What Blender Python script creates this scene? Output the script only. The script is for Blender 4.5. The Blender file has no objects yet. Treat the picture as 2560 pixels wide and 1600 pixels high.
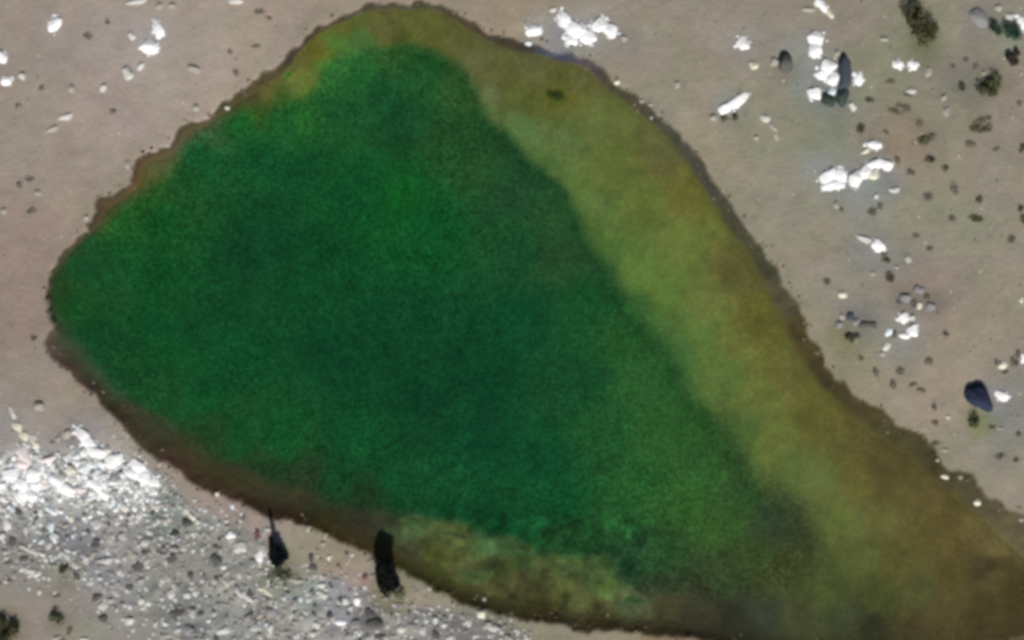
import bpy, bmesh, math, random
import numpy as np
from mathutils import Vector, Quaternion

# ------------------------------------------------------------------ camera, sky, sun, exposure
H = 120.0                      # height of the camera above the dry ground
S = 96.0 / 2560.0              # metres of ground per photo pixel
SUN_EL = math.radians(38)
SHADOW = Vector((-0.14, 1.0, 0)).normalized()       # the way shadows fall
EXPO = 0.0
GAIN = 1.10                    # radiance of a white horizontal surface, for turning seen colours into base colours

sc = bpy.context.scene
col = sc.collection
cam_d = bpy.data.cameras.new('camera')
cam = bpy.data.objects.new('camera', cam_d)
col.objects.link(cam)
cam_d.sensor_width = 36
cam_d.lens = 36 * H / 96.0
cam_d.clip_start = 1
cam_d.clip_end = 6000
cam.location = (0, 0, H)
cam.rotation_euler = (0, 0, 0)
sc.camera = cam

world = bpy.data.worlds.new("World")
sc.world = world
world.use_nodes = True
wn = world.node_tree
bg = wn.nodes['Background']
sky = wn.nodes.new('ShaderNodeTexSky')
sky.sky_type = 'NISHITA'
sky.sun_disc = False
sky.sun_elevation = SUN_EL
sky.sun_rotation = math.atan2(-SHADOW.x, -SHADOW.y)
sky.dust_density = 2.0
wn.links.new(sky.outputs[0], bg.inputs[0])
bg.inputs[1].default_value = 0.05

sun_d = bpy.data.lights.new('sun', 'SUN')
sun_d.energy = 4.6
sun_d.angle = math.radians(0.6)
sun_d.color = (1.0, 0.955, 0.89)
sun = bpy.data.objects.new('sun', sun_d)
col.objects.link(sun)
sun.location = (0, 0, 60)
ldir = Vector((SHADOW.x * math.cos(SUN_EL), SHADOW.y * math.cos(SUN_EL), -math.sin(SUN_EL)))
sun.rotation_euler = ldir.to_track_quat('-Z', 'Y').to_euler()

sc.view_settings.view_transform = 'Standard'
sc.view_settings.look = 'None'
sc.view_settings.exposure = EXPO
sc.view_settings.gamma = 1
sc.view_settings.use_curve_mapping = False
sc.render.engine = 'CYCLES'
sc.cycles.pixel_filter_type = 'BLACKMAN_HARRIS'
sc.cycles.filter_width = 4.0
sc.cycles.max_bounces = 5

rng = random.Random(7)
nrg = np.random.RandomState(11)

# ------------------------------------------------------------------ helpers
def P(px, py, z=0.0):
    k = S * (H - z) / H
    return ((px - 1280) * k, (800 - py) * k, z)

def lin(c):
    c = np.asarray(c, float) / 255.0
    return np.where(c <= 0.04045, c / 12.92, ((c + 0.055) / 1.055) ** 2.4)

def alb(c):
    return lin(c) / GAIN

def lattice(n, seed):
    return np.random.RandomState(seed).rand(n, n)

_lat = {}
def vnoise(x, y, size, seed=0):
    """smooth value noise in 0..1, cell SIZE metres"""
    if seed not in _lat: _lat[seed] = lattice(256, seed + 100)
    L = _lat[seed]
    u = np.asarray(x) / size + 1000; v = np.asarray(y) / size + 1000
    i = np.floor(u).astype(int); j = np.floor(v).astype(int)
    f = u - i; g = v - j
    f = f * f * (3 - 2 * f); g = g * g * (3 - 2 * g)
    i0, i1, j0, j1 = i % 256, (i + 1) % 256, j % 256, (j + 1) % 256
    return (L[i0, j0] * (1 - f) + L[i1, j0] * f) * (1 - g) + (L[i0, j1] * (1 - f) + L[i1, j1] * f) * g

def fbm(x, y, size, octs=4, seed=0):
    t = 0; a = 1; s = 0
    for k in range(octs):
        t = t + a * (vnoise(x, y, size / 2 ** k, seed + k) - 0.5); s += a; a *= 0.5
    return t / s * 2

def poly_world(pts, z=0.0, rounds=1):
    p = np.array([P(a, b, z)[:2] for a, b in pts])
    for _ in range(rounds):
        q = np.roll(p, -1, 0)
        p = np.stack([p * .75 + q * .25, p * .25 + q * .75], 1).reshape(-1, 2)
    return p

def sdist(x, y, poly):
    """signed distance to a closed polygon, + inside; worked out block by block against the nearby edges only"""
    x = np.asarray(x, float); y = np.asarray(y, float)
    A = poly; B = np.roll(poly, -1, 0)
    out = np.empty(x.shape)
    if x.ndim == 1:
        x, y = x[:, None], y[:, None]; out = out[:, None]
    n, m = x.shape; st = 24
    for i in range(0, n, st):
        for j in range(0, m, st):
            bx, by = x[i:i+st, j:j+st].ravel(), y[i:i+st, j:j+st].ravel()
            cx, cy = (bx.min() + bx.max()) / 2, (by.min() + by.max()) / 2
            rad = math.hypot(bx.max() - cx, by.max() - cy)
            da = np.hypot(A[:, 0] - cx, A[:, 1] - cy)
            sel = da <= da.min() + 2 * rad + 1.0
            a, b = A[sel], B[sel]; d = b - a
            t = ((bx[:, None] - a[:, 0]) * d[:, 0] + (by[:, None] - a[:, 1]) * d[:, 1]) / ((d ** 2).sum(1) + 1e-12)
            t = np.clip(t, 0, 1)
            dist = np.sqrt(((bx[:, None] - a[:, 0] - t * d[:, 0]) ** 2 + (by[:, None] - a[:, 1] - t * d[:, 1]) ** 2).min(1))
            ys = (np.minimum(A[:, 1], B[:, 1]) <= by.max()) & (np.maximum(A[:, 1], B[:, 1]) >= by.min())
            a, b = A[ys], B[ys]; ins = np.zeros(bx.shape, bool)
            if len(a):
                c = (a[:, 1] > by[:, None]) != (b[:, 1] > by[:, None])
                dy = np.where(a[:, 1] == b[:, 1], 1, b[:, 1] - a[:, 1])
                xx = a[:, 0] + (by[:, None] - a[:, 1]) * (b[:, 0] - a[:, 0]) / dy
                ins = (c & (bx[:, None] < xx)).sum(1) % 2 == 1
            out[i:i+st, j:j+st] = np.where(ins, dist, -dist).reshape(out[i:i+st, j:j+st].shape)
    return out[:, 0] if out.shape[1] == 1 and m == 1 else out

def idw(x, y, pts, rad, power=3.0):
    """inverse-distance blend of coloured points (photo px positions)"""
    sh = x.shape; x = x.ravel(); y = y.ravel()
    acc = np.zeros((x.size, 3)); w = np.zeros(x.size)
    for (px, py, c) in pts:
        X, Y, _ = P(px, py)
        ww = 1.0 / (((x - X) ** 2 + (y - Y) ** 2) / rad ** 2 + 0.25) ** (power / 2 + .5)
        acc += ww[:, None] * np.array(c, float); w += ww
    return (acc / w[:, None]).reshape(sh + (3,))

def tag(o, label=None, cat=None, group=None, kind=None):
    if label: o['label'] = label
    if cat: o['category'] = cat
    if group: o['group'] = group
    if kind: o['kind'] = kind
    return o

def link(name, mesh, parent=None, loc=None):
    o = bpy.data.objects.new(name, mesh)
    col.objects.link(o)
    if parent: o.parent = parent
    if loc is not None: o.location = loc
    return o

def mesh_np(name, verts, faces, mat=None, smooth=False):
    m = bpy.data.meshes.new(name)
    verts = np.asarray(verts, np.float32); faces = np.asarray(faces, np.int32)
    k = faces.shape[1]
    m.vertices.add(len(verts)); m.vertices.foreach_set('co', verts.ravel())
    m.loops.add(faces.size); m.loops.foreach_set('vertex_index', faces.ravel())
    m.polygons.add(len(faces))
    m.polygons.foreach_set('loop_start', np.arange(0, faces.size, k, dtype=np.int32))
    m.polygons.foreach_set('loop_total', np.full(len(faces), k, np.int32))
    m.polygons.foreach_set('use_smooth', np.full(len(faces), smooth))
    m.update(calc_edges=True)
    if mat: m.materials.append(mat)
    return m

def set_attr(m, name, arr):
    a = m.color_attributes.new(name, 'FLOAT_COLOR', 'POINT')
    out = np.ones((len(arr), 4), np.float32); out[:, :arr.shape[1]] = arr
    a.data.foreach_set('color', out.ravel())

# ------------------------------------------------------------------ materials
def node(nt, t, **kw):
    n = nt.nodes.new(t)
    for k, v in kw.items(): setattr(n, k, v)
    return n

def noise_mul(nt, color, scale, amount, detail=4.0, coord=None, rough=0.6):
    """COLOR times (1 +- amount) by noise"""
    nz = node(nt, 'ShaderNodeTexNoise'); nz.inputs['Scale'].default_value = scale
    nz.inputs['Detail'].default_value = detail; nz.inputs['Roughness'].default_value = rough
    if coord: nt.links.new(coord, nz.inputs['Vector'])
    mr = node(nt, 'ShaderNodeMapRange')
    mr.inputs['From Min'].default_value = 0.3; mr.inputs['From Max'].default_value = 0.7
    mr.inputs['To Min'].default_value = 1 - amount; mr.inputs['To Max'].default_value = 1 + amount
    nt.links.new(nz.outputs['Fac'], mr.inputs['Value'])
    vm = node(nt, 'ShaderNodeVectorMath', operation='SCALE')
    nt.links.new(color, vm.inputs[0]); nt.links.new(mr.outputs[0], vm.inputs['Scale'])
    return vm.outputs[0]

def bump(nt, bs, scale, dist, strength=0.6, coord=None, detail=6):
    nz = node(nt, 'ShaderNodeTexNoise'); nz.inputs['Scale'].default_value = scale; nz.inputs['Detail'].default_value = detail
    if coord: nt.links.new(coord, nz.inputs['Vector'])
    b = node(nt, 'ShaderNodeBump'); b.inputs['Strength'].default_value = strength; b.inputs['Distance'].default_value = dist
    nt.links.new(nz.outputs['Fac'], b.inputs['Height']); nt.links.new(b.outputs[0], bs.inputs['Normal'])

def base_mat(name, rough=0.9, spec=0.25):
    m = bpy.data.materials.new(name); m.use_nodes = True
    bs = m.node_tree.nodes['Principled BSDF']
    bs.inputs['Roughness'].default_value = rough
    bs.inputs['Specular IOR Level'].default_value = spec
    return m, m.node_tree, bs

def mat_ground():
    m, nt, bs = base_mat('dry_earth', 0.95, 0.15)
    at = node(nt, 'ShaderNodeVertexColor', layer_name='tint')
    geo = node(nt, 'ShaderNodeNewGeometry')
    c = noise_mul(nt, at.outputs[0], 0.35, 0.05, 5, geo.outputs['Position'])
    c = noise_mul(nt, c, 1.6, 0.09, 6, geo.outputs['Position'], 0.8)
    c = noise_mul(nt, c, 6.0, 0.10, 3, geo.outputs['Position'], 0.8)
    nt.links.new(c, bs.inputs['Base Color'])
    bump(nt, bs, 3.0, 0.07, 0.8, geo.outputs['Position'], 8)
    return m

def mat_water():
    m, nt, bs = base_mat('algae_water', 0.16, 0.5)
    bs.inputs['IOR'].default_value = 1.333
    at = node(nt, 'ShaderNodeVertexColor', layer_name='tint')
    geo = node(nt, 'ShaderNodeNewGeometry')
    c = noise_mul(nt, at.outputs[0], 0.22, 0.06, 4, geo.outputs['Position'])
    plain = c
    c = noise_mul(nt, c, 2.4, 0.26, 2, geo.outputs['Position'], 0.6)
    c = noise_mul(nt, c, 4.8, 0.42, 2, geo.outputs['Position'], 0.6)
    gr = node(nt, 'ShaderNodeVertexColor', layer_name='grain')
    mx = node(nt, 'ShaderNodeMix', data_type='RGBA')
    nt.links.new(gr.outputs[0], mx.inputs['Factor']); nt.links.new(plain, mx.inputs[6]); nt.links.new(c, mx.inputs[7]); c = mx.outputs[2]
    nt.links.new(c, bs.inputs['Base Color'])
    nt.links.new(at.outputs[1], bs.inputs['Alpha'])
    bump(nt, bs, 2.5, 0.02, 0.5, geo.outputs['Position'], 5)
    return m

def mat_stone(name, rgb, vary=0.08, tint=(1, 1, 1)):
    m, nt, bs = base_mat(name, 0.85, 0.3)
    rgb_n = node(nt, 'ShaderNodeRGB'); a = alb(rgb) if max(rgb) < 246 else np.array(rgb) / 255.0 * 0.93
    rgb_n.outputs[0].default_value = (min(a[0], .93), min(a[1], .93), min(a[2], .93), 1)
    oi = node(nt, 'ShaderNodeObjectInfo')
    mr = node(nt, 'ShaderNodeMapRange'); mr.inputs['To Min'].default_value = 1 - vary; mr.inputs['To Max'].default_value = 1 + vary * .6
    nt.links.new(oi.outputs['Random'], mr.inputs['Value'])
    vm = node(nt, 'ShaderNodeVectorMath', operation='SCALE')
    nt.links.new(rgb_n.outputs[0], vm.inputs[0]); nt.links.new(mr.outputs[0], vm.inputs['Scale'])
    geo = node(nt, 'ShaderNodeNewGeometry')
    c = noise_mul(nt, vm.outputs[0], 3.5, 0.16, 6, geo.outputs['Position'], 0.7)
    nt.links.new(c, bs.inputs['Base Color'])
    bump(nt, bs, 7.0, 0.03, 0.8, geo.outputs['Position'], 6)
    return m

def mat_leaf(name, a, vary=0.35):
    m, nt, bs = base_mat(name, 0.95, 0.08)
    r = node(nt, 'ShaderNodeRGB'); r.outputs[0].default_value = (*a, 1)
    geo = node(nt, 'ShaderNodeNewGeometry')
    mr = node(nt, 'ShaderNodeMapRange'); mr.inputs['To Min'].default_value = 1 - vary; mr.inputs['To Max'].default_value = 1 + vary
    nt.links.new(geo.outputs['Random Per Island'], mr.inputs['Value'])
    vm = node(nt, 'ShaderNodeVectorMath', operation='SCALE')
    nt.links.new(r.outputs[0], vm.inputs[0]); nt.links.new(mr.outputs[0], vm.inputs['Scale'])
    c = noise_mul(nt, vm.outputs[0], 3.0, 0.25, 3, geo.outputs['Position'])
    nt.links.new(c, bs.inputs['Base Color'])
    return m

# ------------------------------------------------------------------ outlines of the pond (photo px)
OUTER = [(296,1060),(265,1030),(240,1000),(200,970),(165,930),(135,905),(108,868),(122,838),(140,815),(124,790),(112,755),(112,730),
 (120,700),(133,670),(143,640),(163,622),(195,590),(222,570),(237,540),(240,500),(262,492),(286,496),(303,478),(332,457),(332,421),
 (343,389),(371,378),(418,368),(425,350),(443,329),(464,307),(514,296),(535,270),(557,250),(578,243),(589,229),(620,222),(632,193),
 (650,182),(700,168),(711,154),(732,125),(757,93),(786,64),(821,57),(860,39),(893,21),(921,1),(957,4),(990,14),(1021,14),(1043,1),
 (1082,1),(1121,21),(1161,38),(1207,64),(1243,86),(1286,95),(1350,108),(1404,127),(1464,138),(1493,157),(1529,200),(1586,231),
 (1636,279),(1689,332),(1743,396),(1771,436),(1807,479),(1839,536),(1857,566),(1893,605),(1914,641),(1950,673),(1964,723),(1996,766),
 (2021,830),(2039,869),(2086,941),(2121,953),(2157,998),(2200,1030),(2250,1068),(2307,1083),(2336,1131),(2361,1180),(2432,1194),
 (2461,1233),(2521,1262),(2575,1312),(2680,1400),(2760,1500),(2740,1610),(2620,1650),(2400,1660),(2200,1660),(1950,1640),(1800,1612),(1730,1594),
 (1636,1586),(1511,1575),(1450,1576),(1421,1560),(1332,1553),(1240,1534),(1171,1512),(1100,1471),(1050,1449),(1000,1427),(960,1402),
 (910,1381),(857,1356),(821,1338),(785,1317),(732,1303),(678,1288),(635,1270),(571,1246),(535,1228),(464,1203),(428,1162),(375,1138),(339,1103)]
INNER = [(385,1045),(330,1010),(292,988),(272,958),(240,920),(200,880),(168,838),(148,818),(136,790),(122,755),(123,730),
 (132,700),(146,675),(160,650),(185,620),(215,595),(240,570),(262,535),(300,508),(330,485),(352,455),(358,430),(372,405),(425,392),(448,365),(470,332),
 (525,308),(560,280),(605,252),(650,228),(690,205),(722,180),(752,135),(782,98),(820,75),(870,55),(910,32),(960,28),(1040,24),(1090,32),
 (1140,60),(1190,88),(1230,115),(1290,132),(1350,142),(1400,160),(1455,168),(1495,205),(1545,248),(1600,290),(1655,342),(1705,405),
 (1745,462),(1782,520),(1812,572),(1845,612),(1872,650),(1895,700),(1925,765),(1958,830),(1985,885),(2030,950),(2085,1010),
 (2140,1058),(2215,1108),(2275,1150),(2330,1205),(2390,1255),(2460,1310),(2530,1370),(2600,1430),(2660,1500),(2640,1570),(2500,1600),(2300,1605),
 (2100,1602),(1900,1586),(1750,1564),(1650,1548),(1550,1540),(1400,1522),(1280,1500),(1180,1470),(1100,1430),(1050,1405),(1005,1372),
 (960,1330),(900,1310),(850,1290),(780,1262),(700,1238),(640,1222),(580,1190),(520,1160),(460,1118),(420,1080)]
DEEP = [(850,135),(950,112),(1050,115),(1130,150),(1172,185),(1198,240),(1225,295),(1300,375),(1380,440),(1440,520),(1470,590),(1505,650),
 (1560,740),(1640,830),(1700,930),(1780,1030),(1850,1120),(1900,1210),(2000,1260),(2060,1360),(2030,1450),(1850,1500),(1700,1490),
 (1600,1475),(1540,1450),(1520,1395),(1440,1395),(1330,1382),(1310,1350),(1180,1322),(1080,1290),(960,1285),(840,1252),(720,1215),(620,1180),(500,1120),
 (400,1040),(290,975),(200,870),(150,800),(130,740),(145,690),(200,615),(260,560),(330,500),(390,445),(450,390),(500,330),(600,272),
 (700,250),(780,240),(800,180)]
ZW = -0.5                                        # water level
def rough_edge(p, amp, size, seed):
    """small uneven bites along an outline"""
    n = len(p); out = []
    for k in range(n):
        a, b = p[k], p[(k + 1) % n]
        m = max(1, int(np.hypot(*(b - a)) / 0.3))
        for i in range(m): out.append(a + (b - a) * i / m)
    p = np.array(out)
    nn = np.roll(p, -1, 0) - np.roll(p, 1, 0); nn = np.stack([nn[:, 1], -nn[:, 0]], 1); nn /= np.linalg.norm(nn, axis=1)[:, None] + 1e-9
    return p + nn * (fbm(p[:, 0], p[:, 1], size, 3, seed) * amp)[:, None]
outer = rough_edge(rough_edge(poly_world(OUTER, 0), 0.45, 2.2, 13), 0.30, 0.8, 3)
inner = rough_edge(poly_world(INNER, ZW), 0.18, 1.0, 9)
deep = poly_world(DEEP, ZW, 2)

RUBBLE = [(-80,1100),(20,1130),(100,1110),(180,1140),(200,1090),(240,1110),(330,1165),(420,1200),(470,1260),(560,1300),(640,1330),(690,1440),
 (820,1430),(900,1480),(980,1520),(1100,1530),(1210,1540),(1300,1565),(1340,1700),(470,1700),(420,1600),(300,1510),(200,1450),(130,1440),(-80,1430)]
rubble = poly_world(RUBBLE, 0)

# ------------------------------------------------------------------ ground (one sheet to the horizon, with the basin of the pond in it)
GROUND_C = [(100,60,(150,139,128)),(300,100,(150,142,132)),(60,300,(147,138,124)),(250,300,(151,140,130)),(60,620,(140,125,115)),(30,800,(136,122,112)),
 (180,420,(144,134,119)),(450,150,(153,145,132)),(600,100,(152,143,127)),(750,30,(146,134,120)),(560,200,(155,143,130)),(1200,20,(143,130,114)),(1300,50,(145,132,116)),
 (1620,100,(143,134,122)),(1700,250,(147,138,124)),(1800,60,(145,134,124)),(1900,350,(138,134,118)),(1850,450,(146,136,122)),(1760,350,(148,138,122)),
 (2100,300,(131,131,113)),(2200,120,(134,132,114)),(2150,60,(140,130,118)),(2400,60,(143,137,121)),(2400,200,(128,122,112)),(2350,300,(132,128,114)),
 (2540,300,(143,132,122)),(2250,370,(146,130,112)),(2450,430,(143,134,121)),(1950,550,(142,136,122)),(2000,620,(145,135,121)),(2200,520,(139,135,119)),(2400,560,(137,133,117)),
 (2500,700,(145,136,122)),(2330,720,(142,128,121)),(2400,850,(148,136,122)),(2100,700,(140,133,122)),(2060,850,(147,138,121)),(2150,900,(136,131,112)),(2200,980,(147,137,120)),
 (2350,1020,(153,139,127)),(2400,1150,(138,130,118)),(2480,1150,(147,139,128)),(2540,1230,(148,137,124)),(2520,1060,(133,131,126)),(2590,1330,(150,140,125)),
 (60,960,(141,132,120)),(200,1010,(143,135,118)),(310,1120,(142,133,119)),(60,1060,(142,135,128)),(220,1090,(140,134,128)),(400,1180,(140,130,118)),
 (560,1275,(148,133,124)),(620,1310,(146,133,125)),(770,1370,(140,135,116)),(850,1400,(142,130,112)),(870,1470,(148,134,124)),(720,1470,(124,125,108)),
 (1060,1500,(148,136,122)),(1100,1500,(140,134,118)),(1000,1470,(122,120,100)),(1350,1590,(135,130,112)),(1500,1595,(142,130,112)),(1700,1610,(128,112,92)),(2250,1625,(125,105,85)),(2540,1600,(140,118,95)),
 (100,1480,(136,130,122)),(200,1500,(136,130,124)),(60,1420,(134,134,128)),(20,1450,(132,130,122)),(230,1580,(134,134,120)),(100,1560,(140,131,122)),(270,1530,(132,132,128))]
RUB_C = [(60,1200,(150,152,150)),(200,1240,(140,142,142)),(330,1180,(150,153,152)),(300,1300,(140,138,136)),(100,1300,(132,140,137)),(180,1350,(116,116,122)),
 (60,1360,(125,124,124)),(380,1250,(125,136,132)),(420,1300,(120,130,122)),(300,1400,(134,130,130)),(260,1450,(124,127,130)),(160,1420,(122,124,112)),(450,1350,(135,133,126)),
 (400,1470,(130,130,124)),(450,1530,(118,120,118)),(520,1400,(120,120,113)),(560,1450,(132,132,124)),(620,1420,(136,136,130)),(560,1560,(132,136,134)),(700,1540,(128,128,122)),
 (640,1480,(128,128,122)),(760,1490,(130,138,132)),(850,1530,(132,132,138)),(800,1590,(136,136,130)),(930,1560,(112,112,110)),(1000,1560,(140,138,132)),(1060,1550,(125,125,123)),(1180,1575,(112,112,108)),
 (1220,1600,(108,107,103)),(350,1580,(132,130,118)),(1000,1610,(132,130,126)),(480,1600,(126,126,124))]
BANK_C = [(300,1040,(72,58,38)),(200,930,(82,64,48)),(130,870,(98,80,66)),(120,740,(62,60,38)),(160,620,(70,68,48)),(240,520,(80,66,44)),(340,400,(88,70,52)),(440,340,(92,80,56)),
 (560,250,(90,80,52)),(650,200,(104,90,58)),(740,120,(84,72,54)),(800,62,(80,64,46)),(900,15,(84,74,58)),(1050,15,(84,76,56)),(1160,45,(78,66,48)),(1260,110,(72,62,46)),(1400,140,(78,80,90)),
 (1480,160,(98,84,84)),(1540,220,(84,76,56)),(1650,310,(84,80,60)),(1760,430,(82,78,62)),(1850,570,(88,82,58)),(1900,650,(82,78,54)),(1960,740,(100,92,66)),(2010,840,(92,78,42)),
 (2060,930,(78,66,36)),(2150,1020,(86,74,42)),(2250,1090,(88,78,46)),(2340,1170,(84,74,44)),(2440,1240,(92,82,54)),(2540,1340,(100,86,54)),(2600,1480,(84,66,42)),
 (2400,1595,(76,50,30)),(2100,1600,(66,58,34)),(1800,1590,(72,60,40)),(1600,1575,(70,58,34)),(1450,1560,(72,60,36)),(1300,1535,(68,60,32)),(1150,1485,(66,58,24)),(1040,1435,(74,68,26)),
 (930,1370,(78,62,34)),(800,1310,(64,52,20)),(720,1280,(64,44,28)),(650,1260,(70,50,32)),(560,1215,(78,60,38)),(440,1150,(84,58,42)),(370,1110,(74,62,42))]
SPOTS = [(60,1200,90,(198,198,198),.75),(190,1210,80,(184,186,186),.75),(290,1160,70,(186,188,188),.7),(340,1200,50,(180,182,182),.7),(1450,80,70,(142,146,146),.8),(1400,105,60,(128,130,140),.8),(1560,100,40,(135,130,130),.7),(1340,70,40,(150,152,146),.7),(130,70,40,(158,152,152),.7),(385,100,50,(160,155,155),.6),(330,170,40,(156,150,146),.6),
 (2000,120,60,(140,142,142),.7),(2040,200,70,(140,142,148),.8),(2070,250,50,(118,124,124),.8),(1860,110,50,(140,138,138),.7),(1830,290,50,(122,122,110),.85),(1810,265,40,(142,140,142),.7),(1960,180,36,(118,114,100),.7),
 (2060,430,60,(136,142,144),.8),(2180,440,70,(136,140,142),.8),(2120,470,60,(134,138,140),.7),(2230,460,40,(128,126,134),.7),(2180,500,60,(138,138,138),.6),(2160,320,60,(128,118,112),.6),
 (2450,40,50,(126,120,122),.8),(2530,80,50,(118,138,124),.8),(2440,90,40,(122,118,118),.6),(2430,230,40,(118,112,108),.8),(2300,340,60,(138,122,108),.6),(2480,210,50,(112,112,92),.6),(2300,60,55,(116,116,92),.75),(2315,120,45,(104,106,74),.75),
 (2170,620,60,(132,132,134),.7),(2240,660,50,(126,126,122),.7),(2270,750,50,(118,110,104),.7),(2150,800,60,(112,112,112),.85),(2270,830,60,(136,136,134),.7),(2110,850,45,(118,116,84),.8),(2240,880,50,(134,132,130),.7),
 (2445,1050,40,(118,124,70),.8),(2490,1000,50,(132,130,136),.7),(2330,770,40,(112,102,100),.5),(2500,1140,40,(120,118,108),.6),
 (200,1060,50,(140,134,132),.5),(30,1080,60,(140,142,138),.6),(700,1430,50,(110,116,88),.85),(970,1500,50,(112,110,78),.8),(1200,1590,70,(108,106,102),.9),(925,1555,38,(96,94,96),.9),(460,1560,60,(108,112,110),.7),(160,1450,30,(108,112,96),.8),
 (170,1345,40,(112,112,118),.8),(15,1575,50,(84,84,60),.8),(140,1560,30,(108,108,92),.8),(640,1240,30,(66,48,30),.5),(0,150,30,(120,128,125),.6),(1620,72,20,(168,160,150),.5)]

WDEEP = [(800,700,(18,70,38)),(1000,850,(17,66,40)),(1200,900,(17,66,40)),(1000,500,(20,84,36)),(1060,560,(18,78,40)),(900,480,(18,76,40)),(640,620,(18,64,38)),(560,720,(19,68,38)),(740,420,(20,72,40)),(900,180,(30,86,44)),
 (850,260,(28,80,44)),(1050,200,(32,82,42)),(1000,300,(24,70,40)),(1140,240,(44,84,44)),(1120,320,(32,72,38)),(960,240,(26,76,44)),(1200,400,(36,78,42)),(1300,470,(32,72,44)),(1380,540,(38,80,46)),(1400,640,(38,76,44)),(1300,620,(26,74,42)),
 (1300,800,(18,70,42)),(1450,780,(26,78,42)),(1550,850,(36,84,42)),(1600,950,(40,86,44)),(1450,950,(24,74,42)),(1500,1100,(30,80,42)),(1650,1100,(42,88,42)),(1750,1150,(46,88,44)),(1850,1230,(48,82,44)),
 (1800,1310,(52,88,42)),(1700,1250,(46,90,42)),(1600,1200,(36,86,42)),(1550,1300,(34,82,42)),(1650,1400,(40,76,42)),(1560,1400,(32,66,42)),(1930,1300,(46,66,46)),(1960,1350,(52,66,44)),(1980,1400,(58,68,38)),(1900,1380,(52,74,40)),(1800,1440,(50,70,42)),
 (1950,1450,(60,72,40)),(1650,1460,(44,60,42)),(1750,1500,(50,60,40)),(1400,1250,(20,76,42)),(1300,1300,(20,72,40)),(1420,1350,(28,66,36)),(1150,1250,(20,74,42)),(1000,1200,(20,72,40)),(1200,1100,(17,68,42)),(1350,1150,(18,72,42)),(900,1100,(18,74,40)),(850,1200,(22,68,38)),(900,1250,(30,56,34)),
 (700,1100,(22,80,40)),(600,1100,(24,76,38)),(520,1090,(34,66,38)),(640,1170,(32,60,36)),(760,1205,(36,56,34)),(500,1000,(20,76,40)),(400,1000,(26,72,38)),(300,930,(24,70,38)),(250,850,(22,70,38)),(180,760,(26,76,38)),(150,730,(38,68,36)),(220,680,(24,74,42)),
 (220,620,(30,76,42)),(300,620,(22,76,38)),(300,560,(30,86,38)),(260,540,(66,80,42)),(360,480,(38,86,38)),(400,560,(22,76,36)),(450,450,(28,80,40)),(400,420,(52,86,42)),(500,400,(22,80,44)),(520,330,(50,90,55)),(600,300,(26,86,40)),(650,380,(20,76,42)),
 (700,300,(30,86,44)),(760,280,(36,94,42)),(640,260,(60,84,38)),(820,200,(44,100,48)),(860,150,(50,104,52)),(950,140,(46,88,44)),(400,700,(20,74,38)),(400,850,(19,72,38)),(600,880,(18,72,40)),(850,900,(17,66,40)),(1100,1020,(16,62,38))]
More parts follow.
